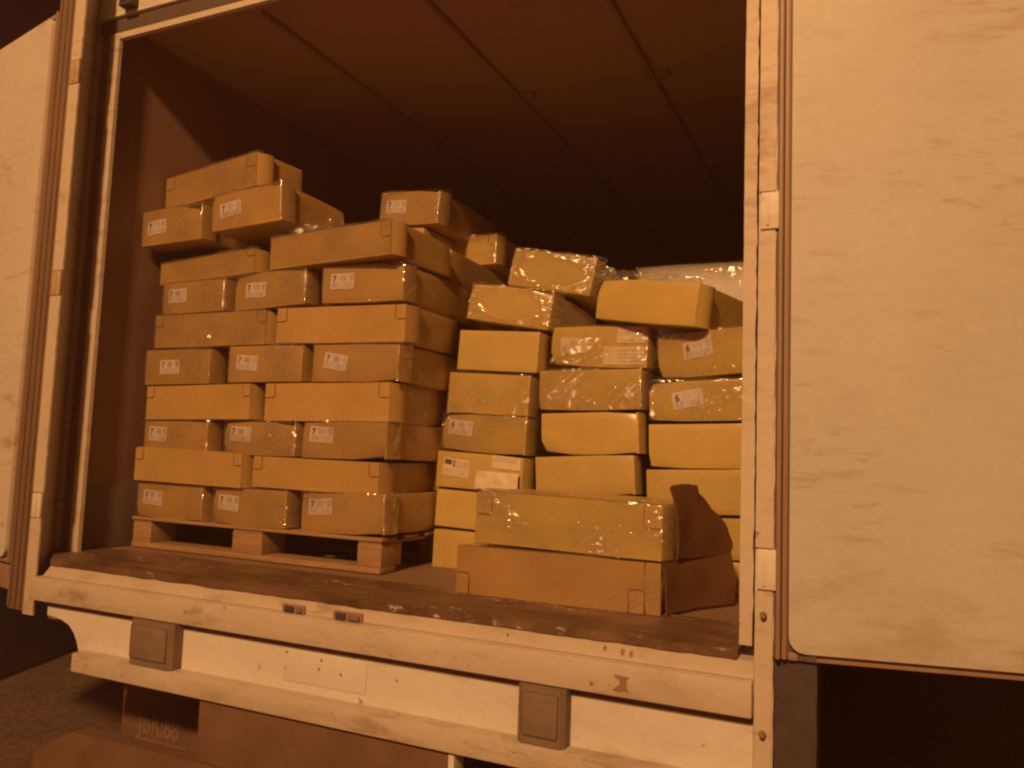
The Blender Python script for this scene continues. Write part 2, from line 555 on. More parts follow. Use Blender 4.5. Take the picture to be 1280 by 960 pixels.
# ---- hinge strips: long leaves with greased knuckles between them
def hinge_strip(x0, x1, leaves, knuckles, seed):
    for i, (a, b) in enumerate(leaves):
        ragged_block('hinge_leaf', SILLW, truck, x0, x1, -0.007, -0.0005, a, b, seed + i, 0.0016, 0.022)
    for i, (a, b, mat) in enumerate(knuckles):
        bm = bmesh.new()
        w = x1 - x0
        e = 0.016 if x0 > 0 else -0.004
        add_box(bm, x0 + 0.003, x1 + e, -0.011, -0.0005, a + 0.003, b - 0.003, 0.0045)
        k_ = to_obj('hinge_knuckle', bm, mat, truck)
        bm = bmesh.new()
        add_box(bm, x0 + 0.45 * w, x0 + 0.62 * w, -0.0145, -0.0112, a + 0.012, b - 0.012, 0.0015)
        to_obj('hinge_pin', bm, mat, k_)


hinge_strip(-1.2825, -1.228, [(1.05, 1.39), (1.482, 2.20), (2.297, 3.01), (3.106, 3.62)],
            [(1.39, 1.482, WHITE), (2.20, 2.297, GREASE), (3.01, 3.106, GREASE)], 21)
hinge_strip(1.2425, 1.281, [(0.80, 1.392), (1.49, 2.235), (2.332, 3.62)],
            [(1.392, 1.49, WHITE), (2.235, 2.332, WHITE)], 31)
for z in (1.078, 1.34):
    bm = bmesh.new()
    bmesh.ops.create_cone(bm, cap_ends=True, segments=12, radius1=0.008, radius2=0.006, depth=0.008,
                          matrix=Matrix.Translation((1.262, -0.0195, z)) @ Matrix.Rotation(rad(90), 4, 'X'))
    to_obj('bolt', bm, RUST, truck)

# ---- sill
def wobble_sheet(name, mat, parent, x0, x1, y0, y1, z, nx, ny, amp, thick):
    bm = bmesh.new()
    g = [[None] * (ny + 1) for _ in range(nx + 1)]
    for i in range(nx + 1):
        for j in range(ny + 1):
            y = y0 + (y1 - y0) * j / ny
            xa = x0 - min(0.22, max(0.0, y) * 1.32)
            x = xa + (x1 - xa) * i / nx
            dz = amp * noise.noise(Vector((x * 9, y * 14, 2.0)))
            dy = 0.0025 * noise.noise(Vector((x * 16, 0, 5))) + 0.0035 * noise.noise(Vector((x * 55, 0, 9))) if j == 0 else 0
            g[i][j] = bm.verts.new((x, y + dy, z + dz))
    for i in range(nx):
        for j in range(ny):
            bm.faces.new((g[i][j], g[i + 1][j], g[i + 1][j + 1], g[i][j + 1]))
    r = bmesh.ops.extrude_face_region(bm, geom=list(bm.faces))
    for v in [e for e in r['geom'] if isinstance(e, bmesh.types.BMVert)]:
        v.co.z -= thick
    return to_obj(name, bm, mat, parent)


wobble_sheet('sill_plate', PLATE, truck, -1.16, 1.204, -0.006, 0.322, 1.2525, 90, 10, 0.0022, 0.02)
bm = bmesh.new()
add_prism(bm, [(-1.16, 1.231), (-1.20, 1.19), (1.2405, 1.19), (1.2405, 1.231)], 0.0, 0.32)
to_obj('sill_face', bm, SILLW, truck, smooth=False)
bm = bmesh.new()
add_box(bm, -1.222, 1.2405, -0.030, 0.10, 1.110, 1.1885, 0.005)
to_obj('step_bar', bm, SILLW, truck)
bm = bmesh.new()      # groove under the step bar
add_box(bm, -1.20, 1.2405, 0.012, 0.10, 1.090, 1.1095, 0)
to_obj('step_bar_groove', bm, RUST, truck, smooth=False)

# latch keepers let into the sill, rusty
for x0, x1, z0, z1 in ((-0.118, -0.036, 1.190, 1.214), (0.068, 0.168, 1.1895, 1.215)):
    k = block('latch_keeper', RUST, truck, x0, x1, -0.008, -0.0005, z0, z1, 0.002)
    bm = bmesh.new()
    add_box(bm, x0 + 0.012, x0 + 0.045, -0.0135, -0.0082, z0 + 0.002, z1 - 0.004, 0.002)
    to_obj('keeper_slot', bm, DARK, k)
    bm = bmesh.new()
    add_box(bm, x0 + 0.055, x1 - 0.006, -0.017, -0.0082, z0 + 0.005, z1 - 0.007, 0.003)
    to_obj('keeper_tongue', bm, GREYP, k)
# a bare, rusted tear in the paint of the step bar
bm = bmesh.new()
add_prism(bm, [(0.918, 1.163), (0.957, 1.160), (0.950, 1.150), (0.952, 1.134), (0.956, 1.124), (0.944, 1.127), (0.934, 1.123), (0.916, 1.125), (0.925, 1.134), (0.934, 1.142), (0.932, 1.152), (0.921, 1.156)], -0.0312, -0.0298)
to_obj('paint_tear', bm, RUST, truck, smooth=False)
for x, z, s in ((0.885, 1.214, 0.007), (0.93, 1.211, 0.009), (0.952, 1.209, 0.008), (0.62, 1.213, 0.005)):
    bm = bmesh.new()
    add_prism(bm, [(x - s * 0.5, z - s), (x + s * 0.4, z - s * 0.8), (x + s * 0.7, z + s * 0.5), (x, z + s), (x - s * 0.6, z + s * 0.2)], -0.0012, 0.0004)
    to_obj('paint_chip', bm, RUST, truck, smooth=False)

# ---- panel under the step bar, its lower left corner cut round
bm = bmesh.new()
pts = [(-1.165, 1.089), (-1.165, 1.058), (-1.09, 1.050), (-1.05, 1.036), (-1.022, 1.012), (-1.004, 0.985), (-0.992, 0.955), (1.24, 0.955), (1.24, 1.089)]
add_prism(bm, pts, 0.004, 0.024)
to_obj('rear_panel', bm, WHITE, truck, smooth=False)
block('rear_panel_bracket', GREYP, truck, -1.225, -1.166, 0.05, 0.09, 1.03, 1.089, 0.004)
block('plate_mount', WHITE, truck, -0.108, 0.186, 0.0012, 0.0038, 0.992, 1.080, 0.001)
for x, z in ((0.03, 1.066), (0.022, 1.040), (0.10, 1.036), (-0.098, 1.074)):
    bm = bmesh.new()
    bmesh.ops.create_cone(bm, cap_ends=True, segments=10, radius1=0.0042, radius2=0.0036, depth=0.002,
                          matrix=Matrix.Translation((x, 0.0003, z)) @ Matrix.Rotation(rad(90), 4, 'X'))
    to_obj('screw_hole', bm, RUST, truck)


# ---- rubber buffers
def buffer_block(x0, x1):
    bm = bmesh.new()
    pts = [(x0, -0.034), (x0 + 0.012, -0.046), (x1 - 0.012, -0.046), (x1, -0.034), (x1, 0.0035), (x0, 0.0035)]
    add_prism_xy(bm, pts, 0.968, 1.107)
    o = to_obj('rubber_buffer', bm, RUBBER, truck, smooth=False)
    bm = bmesh.new()
    add_box(bm, x0 + 0.016, x1 - 0.016, -0.052, -0.0464, 0.990, 1.094, 0.006)
    to_obj('buffer_face', bm, RUBBER, o)


buffer_block(-0.702, -0.515)
buffer_block(0.672, 0.800)

# ---- underrun beam
bm = bmesh.new()
add_box(bm, -0.955, 1.2405, -0.05, 0.0035, 0.905, 0.9655, 0.005)
to_obj('underrun_beam', bm, SILLW, truck)
for x in (-0.9, -0.3, 0.3, 0.9):
    block('beam_hanger', DARK, truck, x - 0.03, x + 0.03, 0.052, 0.12, 0.86, 1.11, 0.004)

# ---- dusty folded loading flap hanging under the beam
bm = bmesh.new()
add_box(bm, -0.392, 0.478, -0.034, 0.02, 0.716, 0.903, 0.004)
lf = to_obj('underrun_flap', bm, FLAP, truck)
bm = bmesh.new()
add_prism(bm, [(-1.116, 0.61), (-1.10, 0.22), (0.478, 0.22), (0.478, 0.7145), (-0.58, 0.7145), (-0.93, 0.7105), (-0.965, 0.699)], -0.040, 0.02)
to_obj('lower_flap', bm, FLAP, lf, smooth=False)
block('flap_edge', WHITE, lf, 0.4785, 0.496, -0.036, 0.02, 0.22, 0.898, 0.002)

# ---- mud flap with its worn lettering and white strip
mf = block('mud_flap', FLAP, truck, -1.035, -0.62, 0.24, 0.252, 0.25, 1.0, 0.003)
lo = D.objects.new('lettering', text_mesh('JBR:88', 0.108, 0.001))
lo.data.materials.append(PRINTW)
lo.scale = (0.70, 1, 1)
lo.location = (-0.845, 0.2385, 0.662)
link(lo, mf)
block('white_strip', PRINTW, mf, -0.955, -0.70, 0.232, 0.2395, 0.592, 0.612, 0.002)

# ---- chassis and rear axle
for x in (-0.48, 0.42):
    block('chassis_rail', DARK, truck, x - 0.05, x + 0.05, 0.10, YB, 0.82, 1.12, 0.006)
for x in (-1.02, 0.95):
    wheel(truck, x, 1.55, 0.48, 0.30)
bm = bmesh.new()
bmesh.ops.create_cone(bm, cap_ends=True, segments=16, radius1=0.07, radius2=0.07, depth=1.9, matrix=Matrix.Translation((-0.04, 1.55, 0.48)) @ Matrix.Rotation(rad(90), 4, 'Y'))
to_obj('axle', bm, DARK, truck)


# ---- doors. Local frame: x runs along the leaf away from the hinge, -y is the lined inner face
def door(name, hinge, ang, mirror, z0, z1, width, gasket_w, seal_drop, seed):
    """mirror -1: leaf runs to the left"""
    s = mirror
    leaf = D.objects.new(name, None)
    leaf.location = (hinge[0], hinge[1], 0)
    leaf.rotation_euler = (0, 0, ang)
    link(leaf, truck)

    def bx(nm, mat, a, b, y0, y1, c, d, bev=0.004):
        lo_, hi_ = min(s * a, s * b), max(s * a, s * b)
        return block(nm, mat, leaf, lo_, hi_, y0, y1, c, d, bev)
    bx('door_core', GREYP, 0.0, width, 0.022, 0.085, z0, z1, 0.004)
    # lined inner face with rounded corners
    gw = gasket_w
    a, b, c, d = gw, width - gw, z0 + 0.02, z1 - 0.02
    r = 0.035
    pts = []
    for cx, cz, st in ((b - r, d - r, 0), (a + r, d - r, 90), (a + r, c + r, 180), (b - r, c + r, 270)):
        for k in range(5):
            t = rad(st + 22.5 * k)
            pts.append((s * (cx + r * math.cos(t)), cz + r * math.sin(t)))
    bm = bmesh.new()
    add_prism(bm, pts, 0.0, 0.0218)
    to_obj('door_lining', bm, DOORW if s > 0 else DOORW_LIT, leaf, smooth=False)
    # rubber seal: two beads round the leaf
    for o1, o2, pr in ((0.002, gw * 0.42, 0.004), (gw * 0.52, gw * 0.92, 0.009)):
        bx('door_seal', GASKET, o1, o2, pr, 0.0216, z0 + 0.002, z1 - 0.002, 0.004)
        bx('door_seal', GASKET, width - o2, width - o1, pr, 0.0216, z0 + 0.002, z1 - 0.002, 0.004)
    bx('door_seal', GASKET, gw, width - gw, 0.012, 0.0216, z0 + 0.001, z0 + 0.0185, 0.004)
    bx('door_seal', GASKET, gw, width - gw, 0.012, 0.0216, z1 - 0.0185, z1 - 0.001, 0.004)
    # ribbed hinge edge
    for y in (0.034, 0.052, 0.070):
        bx('edge_seal', GASKET, -0.006, -0.0005, y, y + 0.011, z0 + 0.01, z1 - 0.01, 0.002)
    if seal_drop:
        for k in range(4):
            w = width / 4
            bx('bottom_skirt', GASKET, k * w + 0.004, (k + 1) * w - 0.004, 0.03, 0.045, z0 - seal_drop, z0 - 0.001, 0.003)
    # locking bars on the outer face
    for xx in (width * 0.3, width * 0.72):
        bm = bmesh.new()
        bmesh.ops.create_cone(bm, cap_ends=True, segments=12, radius1=0.017, radius2=0.017, depth=z1 - z0, matrix=Matrix.Translation((s * xx, 0.115, (z0 + z1) / 2)))
        to_obj('locking_bar', bm, GREYP, leaf)
    return leaf


door('left_door', (-1.395, -0.005), rad(-12), -1, 1.215, 3.335, 1.24, 0.028, 0.10, 3)
door('right_door', (1.288, -0.022), rad(12), 1, 1.243, 3.42, 1.25, 0.030, 0.0, 5)


# ================================================================== the pallet
pal = empty('pallet', 'worn wooden pallet under the left stack of cartons', 'pallet', (-0.668, 0.425, 1.2515))
PW = 1.205
for x in (-PW / 2, -0.0725, PW / 2 - 0.1):
    for y in (0.0, 0.42, 0.86):
        w = 0.145 if x == -0.0725 else 0.1
        block('pallet_block', WOOD, pal, x, x + w, y + 0.004, y + 0.135, 0.0205, 0.0985, 0.003)
for y in (0.0, 0.42, 0.86):
    block('bottom_board', WOOD, pal, -PW / 2, PW / 2, y, y + 0.10, 0.0, 0.02, 0.002)
for x in (-PW / 2, -0.0725, PW / 2 - 0.1):
    w = 0.145 if x == -0.0725 else 0.1
    block('stringer_board', WOOD, pal, x + 0.003, x + w - 0.003, 0.005, 0.99, 0.099, 0.1085, 0.001)
rp = random.Random(6)
for i in range(7):
    y0 = -0.003 + i * 0.15
    block('deck_board', WOOD, pal, -PW / 2 - rp.uniform(0, 0.006), PW / 2 + rp.uniform(0, 0.006), y0, y0 + 0.098, 0.109, 0.1215, 0.003)


# ================================================================== cartons
def carton_body(name, mat, parent, w, h, d, y0, rnd, bulge=0.0035):
    bm = bmesh.new()
    bmesh.ops.create_cube(bm, size=1.0)
    bmesh.ops.subdivide_edges(bm, edges=list(bm.edges), cuts=5, use_grid_fill=True)
    dents = [(Vector((rnd.choice((-.5, .5)), rnd.choice((-.5, .5)), rnd.choice((-.5, .5)))), rnd.uniform(0.002, 0.011)) for _ in range(4)]
    for v in bm.verts:
        u = v.co.copy()
        fx, fy, fz = 1 - (2 * u.x) ** 2, 1 - (2 * u.y) ** 2, 1 - (2 * u.z) ** 2
        p = Vector((u.x * w, (u.y + 0.5) * d + y0, (u.z + 0.5) * h))
        if abs(u.x) > 0.499:
            p.x += math.copysign(bulge * fy * fz, u.x)
        if u.y < -0.499:
            p.y -= 0.25 * bulge * fx * fz
        if abs(u.z) > 0.499 and u.z > 0:
            p.z += -0.5 * bulge * fx * fy
        for c, a in dents:
            k = max(0.0, 1 - (u - c).length / 0.35)
            p -= Vector((math.copysign(a, c.x), math.copysign(a, c.y), math.copysign(a, c.z))) * k
        v.co = p
    bm.normal_update()
    es = [e for e in bm.edges if len(e.link_faces) == 2 and e.calc_face_angle(0) > rad(55)]
    bmesh.ops.bevel(bm, geom=es, offset=0.0028, segments=2, profile=0.6, affect='EDGES')
    return to_obj(name, bm, mat, parent)


def end_flap(mat, parent, w, h, d, rnd, out=0.02):
    """the folded side flap just behind the front right edge, standing a little proud"""
    o = out * rnd.uniform(0.8, 1.15)
    l = rnd.uniform(0.055, 0.07)
    x = w / 2
    pts = [(x - 0.010, 0.004), (x - 0.001, 0.003), (x + o * 0.45, 0.020), (x + o * 0.8, 0.040), (x + o, l), (x + o * 0.9, l + 0.006), (x - 0.010, l + 0.008)]
    bm = bmesh.new()
    add_prism_xy(bm, pts, 0.004, h - 0.004)
    return to_obj('end_flap', bm, mat, parent)


def notch_panel(mat, parent, w, h, tw, th, where, rnd, strip=0.0, left=True, right=True):
    """front panel with tab-shaped cut-outs at its corners, and the tabs that fill them; 4 mm cuts between"""
    x0, x1, z0, z1 = -w / 2 + 0.001, w / 2 - 0.001 - strip, 0.002, h - 0.002
    g = 0.0038
    rr = 0.010

    def corner(sx, top):
        # notch outline from the vertical side in to the horizontal side
        ex = x0 if sx < 0 else x1
        ez = z1 if top else z0
        ix, iz = ex - sx * tw, ez - (th if top else -th)
        dz = -1 if top else 1
        out = [(ex, iz), (ix + sx * rr, iz)]
        for k in (1, 2):
            t = rad(30 * k)
            out.append((ix + sx * rr - sx * rr * math.sin(t), iz - dz * (rr - rr * math.cos(t))))
        out += [(ix, iz - dz * rr), (ix, ez)]
        return out
    top = where == 'top'
    o = []
    # go round: bottom left, bottom right, top right, top left
    bl = [(x0, z0)] if (top or not left) else corner(-1, False)
    br = [(x1, z0)] if (top or not right) else list(reversed(corner(1, False)))
    tr = [(x1, z1)] if (not top or not right) else corner(1, True)
    tl = [(x0, z1)] if (not top or not left) else list(reversed(corner(-1, True)))
    o = bl + br + tr + tl
    bm = bmesh.new()
    add_prism(bm, o, 0.0, 0.0058)
    fp = to_obj('front_panel', bm, mat, parent, smooth=False)
    for sx, on in ((-1, left), (1, right)):
        if not on:
            continue
        a, b = (x0, x0 + tw - g) if sx < 0 else (x1 - tw + g, x1)
        c, d = (z1 - th + g, z1) if top else (z0, z0 + th - g)
        pts = []
        r = 0.008
        # rounded inner free corner
        fx, fz = (b if sx < 0 else a), (c if top else d)
        for (px, pz) in ((a, c), (b, c), (b, d), (a, d)):
            if px == fx and pz == fz:
                ccx, ccz = px + sx * r, pz + (r if top else -r)
                arc = []
                for k in range(4):
                    t = rad(30 * k)
                    arc.append((ccx - sx * r * math.cos(t), ccz + (-r if top else r) * math.sin(t)))
                # order so that the outline keeps going round
                prev = pts[-1] if pts else (a, d)
                if (Vector(arc[0]) - Vector(prev)).length > (Vector(arc[-1]) - Vector(prev)).length:
                    arc.reverse()
                pts += arc
            else:
                pts.append((px, pz))
        bm = bmesh.new()
        add_prism(bm, pts, -0.0008, 0.0058)
        to_obj('corner_tab', bm, mat, fp, smooth=False)
    if strip:
        bm = bmesh.new()
        add_prism(bm, [(x1 + 0.004, z0), (w / 2 - 0.001, z0), (w / 2 - 0.001, z1), (x1 + 0.004, z1)], 0.0022, 0.0058)
        to_obj('front_end_strip', bm, mat, fp, smooth=False)
    return fp


def film_sheet(parent, w, h, seed, amp=0.004, oval=False, wrap_top=0.04, wrap_side=0.05, gain=1.0):
    """stretch film across the front, folded back over the top and the right side, with real wrinkles"""
    nx, nz = 84, 38
    x0, x1 = -w / 2 + 0.001, w / 2 + 0.004 + wrap_side
    z0, z1 = 0.006, h + wrap_top
    bm = bmesh.new()
    lay = bm.verts.layers.float.new('gather')
    g = []
    for i in range(nx + 1):
        col = []
        for j in range(nz + 1):
            x = x0 + (x1 - x0) * i / nx
            z = z0 + (z1 - z0) * j / nz
            xe, ze = (x) / (w * 0.5), (z - h * 0.5) / (h * 0.5)
            # folds run obliquely from the corners
            a = 0.5 + 0.8 * noise.noise(Vector((x * 2 + seed, z * 2, seed)))
            q = Vector(((x * math.cos(a) + z * math.sin(a)) * 11, (z * math.cos(a) - x * math.sin(a)) * 55, seed * 3.1))
            n1 = 1 - abs(noise.noise(q)) * 2.2
            n2 = noise.noise(Vector((x * 45, z * 70, seed)))
            where = noise.noise(Vector((x * 6 + 3 * seed, z * 9, 7.0)))
            k = max(0.0, min(1.0, 0.22 + 1.7 * where + 0.45 * max(abs(xe) ** 3, abs(ze) ** 3)))
            if oval:
                rr_ = math.sqrt((xe / 0.80) ** 2 + (ze / 0.72) ** 2)
                k = max(0.0, min(1.0, (rr_ - 0.92) / 0.14)) * min(1.0, 0.55 + 0.45 * max(0.0, 0.6 + xe * 0.6))
                dep_oval = 0.004 * math.exp(-((rr_ - 0.98) / 0.05) ** 2)
            k *= gain
            dep = (dep_oval if oval else 0.0) + amp * k * (max(0.0, n1) * 0.9 + 0.55 * n2)
            px, py, pz = x, -0.0065 - max(0.0, dep), z
            if x > w / 2 + 0.004:
                e = x - (w / 2 + 0.004)
                px, py = w / 2 + 0.006 + max(0.0, dep) + 0.022 * min(1.0, e / 0.06), -0.003 + e
            if z > h + 0.003:
                e = z - (h + 0.003)
                pz = h + 0.005 + max(0.0, dep)
                py = max(py, -0.004 + e)
            v = bm.verts.new((px, py, pz))
            v[lay] = max(0.0, min(1.0, k * (0.35 + 0.9 * max(0.0, n1))))
            col.append(v)
        g.append(col)
    for i in range(nx):
        for j in range(nz):
            bm.faces.new((g[i][j], g[i + 1][j], g[i + 1][j + 1], g[i][j + 1]))
    me = D.meshes.new('stretch_film')
    bm.to_mesh(me)
    bm.free()
    me.materials.append(FILM)
    me.shade_smooth()
    return link(D.objects.new('stretch_film', me), parent)


# ---- printed labels
def print_mesh(digit, rnd, w, h):
    bm = bmesh.new()
    if digit:
        me = text_mesh(digit, h * 0.56, 0.0001)
        for v in me.vertices:
            v.co.x -= w * 0.34
            v.co.z += h * 0.14
        bm.from_mesh(me)
        D.meshes.remove(me)
    nd = len(bm.faces)
    x = -w * 0.12
    while x < w * 0.44:
        b = rnd.uniform(0.0012, 0.0034)
        if not (0.16 * w < x < 0.24 * w):
            add_box(bm, x, x + b, -0.0004, 0.0, h * 0.02, h * rnd.uniform(0.36, 0.44))
        x += b + rnd.uniform(0.0018, 0.0042)
    for r in range(3):
        z = -h * (0.12 + 0.12 * r)
        x = -w * 0.44
        while x < w * 0.40:
            l = rnd.uniform(0.006, 0.022)
            add_box(bm, x, min(x + l, w * 0.43), -0.0004, 0.0, z - h * 0.022, z + h * 0.022)
            x += l + rnd.uniform(0.003, 0.006)
    m = D.meshes.new('label_print')
    bm.to_mesh(m)
    bm.free()
    m.materials.append(INK)
    m.materials.append(INK2)
    for p in m.polygons:
        p.material_index = 1 if p.index >= nd else 0
    return m


PRINTS = {}
for dgt in ('7', '6'):
    PRINTS[dgt] = [print_mesh(dgt, random.Random(11 + i), 0.104, 0.058) for i in range(3)]
PRINTS[''] = [print_mesh('', random.Random(31 + i), 0.104, 0.058) for i in range(2)]


def sticker(parent, x, z, rot, digit, idx, w=0.104, h=0.058, paper=None, lift=-0.0016):
    bm = bmesh.new()
    nx = 6
    for i in range(nx):
        a, b = -w / 2 + w * i / nx, -w / 2 + w * (i + 1) / nx
        fa, fb = 0.0010 * math.sin(i * 1.7 + idx), 0.0010 * math.sin((i + 1) * 1.7 + idx)
        vs = [bm.verts.new(c) for c in ((a, fa, -h / 2), (b, fb, -h / 2), (b, fb, h / 2), (a, fa, h / 2))]
        bm.faces.new(vs)
    bmesh.ops.remove_doubles(bm, verts=bm.verts, dist=1e-5)
    r = bmesh.ops.extrude_face_region(bm, geom=list(bm.faces))
    for v in [e for e in r['geom'] if isinstance(e, bmesh.types.BMVert)]:
        v.co.y += 0.0006
    o = to_obj('sticker', bm, paper or PAPER, parent, loc=(x, lift - 0.0012, z), rot=(0, rot, 0))
    if digit is not None:
        p = D.objects.new('label_print', PRINTS[digit][idx % len(PRINTS[digit])])
        p.location = (0, -0.0013, 0)
        p.scale = (w / 0.104, 1, h / 0.058)
        link(p, o)
    return o


def carton(key, dims, label, group, kind, tabs=None, sticks=(), film=None, mat=None, depth=None, strip=0.0, flap=True, flap_out=0.02):
    x, y, z, w, h, roll, yaw = dims
    d = depth or (0.58 if kind == 'short' else 0.38)
    rnd = random.Random(key)
    mat = mat or BOARD
    t = empty('carton', label, 'carton', (x, y, z), (0, rad(roll), rad(yaw)), group)
    tint = (rnd.random(), 0.5, 0.5, 1)
    if tabs:
        carton_body('carton_body', mat, t, w, h, d - 0.006, 0.006, rnd, 0.003)
        tw, th, where, lf_, rt_ = tabs
        notch_panel(mat, t, w, h, tw, th, where, rnd, strip, lf_, rt_)
    else:
        carton_body('carton_body', mat, t, w, h, d, 0.0, rnd)
    if flap:
        end_flap(mat, t, w, h, d, rnd, flap_out)
    for i, (fx, fz, rot, digit) in enumerate(sticks):
        sticker(t, (fx - 0.5) * w, fz * h, rad(rot), digit, int(rnd.random() * 9))
    if film:
        film_sheet(t, w, h, rnd.uniform(0, 50), **film)
    for c in t.children_recursive:
        c.color = tint
    return t


G1 = 'cartons stacked on the left pallet'
G2 = 'cartons piled in the right stack'
BX = {
    'R10': (-1.009, 0.450, 2.684, 0.572, 0.142, -2.6, -7.3),
    'R9a': (-1.126, 0.380, 2.490, 0.328, 0.147, -1.7, 0.4),
    'R9b': (-0.732, 0.380, 2.526, 0.346, 0.149, -3.0, 0.3),
    'R8a': (-1.007, 0.462, 2.348, 0.537, 0.102, -1.8, -2.4),
    'R8b': (-0.348, 0.400, 2.359, 0.588, 0.129, -0.7, -5.1),
    'R7a': (-1.034, 0.431, 2.205, 0.340, 0.131, -1.1, -0.9),
    'R7b': (-0.634, 0.430, 2.210, 0.350, 0.142, -2.6, -1.0),
    'R7c': (-0.208, 0.430, 2.211, 0.351, 0.140, 0.6, 1.4),
    'R6a': (-0.938, 0.430, 2.065, 0.583, 0.138, -0.3, 0.5),
    'R6b': (-0.302, 0.430, 2.064, 0.574, 0.139, 0.7, 0.6),
    'R5a': (-1.093, 0.430, 1.914, 0.353, 0.143, -0.7, 0.4),
    'R5b': (-0.638, 0.430, 1.922, 0.357, 0.141, -0.4, 0.7),
    'R5c': (-0.221, 0.430, 1.921, 0.373, 0.137, 0.4, 0.6),
    'R4a': (-0.975, 0.431, 1.772, 0.561, 0.140, -0.9, -0.7),
    'R4b': (-0.344, 0.431, 1.774, 0.562, 0.145, -0.4, 0.2),
    'R3a': (-1.077, 0.431, 1.635, 0.346, 0.129, -0.9, -0.4),
    'R3b': (-0.643, 0.431, 1.641, 0.347, 0.128, -0.4, -0.2),
    'R3c': (-0.250, 0.430, 1.642, 0.369, 0.133, -0.5, -0.1),
    'R2a': (-0.985, 0.411, 1.516, 0.568, 0.136, 0.6, 0.2),
    'R2b': (-0.378, 0.431, 1.519, 0.567, 0.118, 0.5, 0.7),
    'R1a': (-1.084, 0.430, 1.372, 0.356, 0.140, 0.2, -0.3),
    'R1b': (-0.669, 0.430, 1.373, 0.357, 0.140, -0.6, -0.0),
    'R1c': (-0.238, 0.430, 1.376, 0.359, 0.143, -1.7, 0.4),
    'S477': (-0.391, 1.000, 2.675, 0.302, 0.152, 3.2, 0.2),
    'Q1': (-0.387, 1.300, 2.550, 0.585, 0.143, 0.2, 0.0),
    'Q0': (-0.313, 1.270, 2.416, 0.585, 0.130, -0.7, 0.1),
    'At': (0.204, 0.800, 2.178, 0.345, 0.144, 9.3, 1.9),
    'A1': (0.178, 0.780, 1.995, 0.337, 0.154, 2.9, 0.6),
    'A2': (0.144, 0.780, 1.830, 0.343, 0.154, 2.7, 0.1),
    'A3': (0.133, 0.780, 1.683, 0.354, 0.143, 2.8, -0.0),
    'A4': (0.119, 0.780, 1.542, 0.365, 0.137, 2.0, 0.2),
    'A5': (0.123, 0.760, 1.394, 0.345, 0.139, 1.8, -0.5),
    'A6': (0.127, 0.740, 1.242, 0.334, 0.143, 0.7, -0.0),
    'Bt': (0.310, 0.950, 2.335, 0.353, 0.151, 10.4, 2.1),
    'B0': (0.576, 0.800, 2.008, 0.364, 0.149, 1.8, 1.6),
    'B1': (0.554, 0.780, 1.849, 0.385, 0.147, -0.7, 0.7),
    'B2': (0.560, 0.780, 1.690, 0.368, 0.152, -2.1, -0.2),
    'B3': (0.548, 0.780, 1.543, 0.373, 0.143, -3.5, 0.5),
    'Ct': (0.754, 0.740, 2.154, 0.394, 0.150, 8.5, -13.6),
    'C1': (0.978, 0.760, 1.969, 0.356, 0.153, -3.3, -11.6),
    'C2': (0.950, 0.761, 1.816, 0.333, 0.138, -1.7, -0.3),
    'C3': (0.947, 0.770, 1.657, 0.330, 0.150, -1.6, -0.3),
    'C4': (0.943, 0.770, 1.504, 0.327, 0.149, -2.3, 0.5),
    'F1': (0.634, 0.275, 1.250, 0.641, 0.146, -0.3, -0.2),
    'F2': (0.660, 0.285, 1.403, 0.583, 0.157, 0.9, 0.5),
}
TOPT = (0.050, 0.052, 'top', True, True)
F0 = dict(amp=0.0052, gain=0.85)
short7 = {
    'R9a': (.26, .50, -3, 'small stickered carton overhanging at top left, under the topmost long carton'),
    'R9b': (.28, .53, -5, 'small tilted stickered carton under the right end of the topmost long carton'),
    'R7a': (.25, .58, 0, 'small carton with a faint 7 sticker directly under the sagging long carton'),
    'R7b': (.31, .53, 3, 'small carton with a 7 sticker, middle of the sticker row below the lifted long carton'),
    'R7c': (.26, .58, 0, 'small carton with a bold 7 sticker, under the right end of the skewed long carton'),
    'R5a': (.39, .50, 0, 'small carton with a 7 sticker, left end of the third sticker row above the pallet'),
    'R5b': (.26, .53, 4, 'small carton with a 7 sticker, middle of the third sticker row above the pallet'),
    'R5c': (.28, .53, 9, 'small carton whose 7 sticker is stuck on askew, right end of the third sticker row'),
    'R3a': (.23, .60, 3, 'small carton with a 7 sticker, leftmost of the second sticker row above the pallet'),
    'R3b': (.24, .63, 2, 'small carton with a clear 7 sticker, middle of the second sticker row above the pallet'),
    'R3c': (.235, .65, 3, 'small carton with a bold 7 sticker, right end of the second sticker row up'),
    'R1a': (.25, .58, 2, 'small carton with a 7 sticker standing on the left end of the pallet'),
    'R1b': (.22, .60, 3, 'small carton with a 7 sticker standing on the middle of the pallet'),
    'R1c': (.24, .66, -2, 'small carton with a 7 sticker standing on the right end of the pallet'),
}
for k, (fx, fz, rot, lab) in short7.items():
    carton(k, BX[k], lab, G1, 'short', sticks=((fx, fz, rot, '7'),), film=F0, flap_out=0.011, depth=0.40 if k[:2] == 'R9' else None)
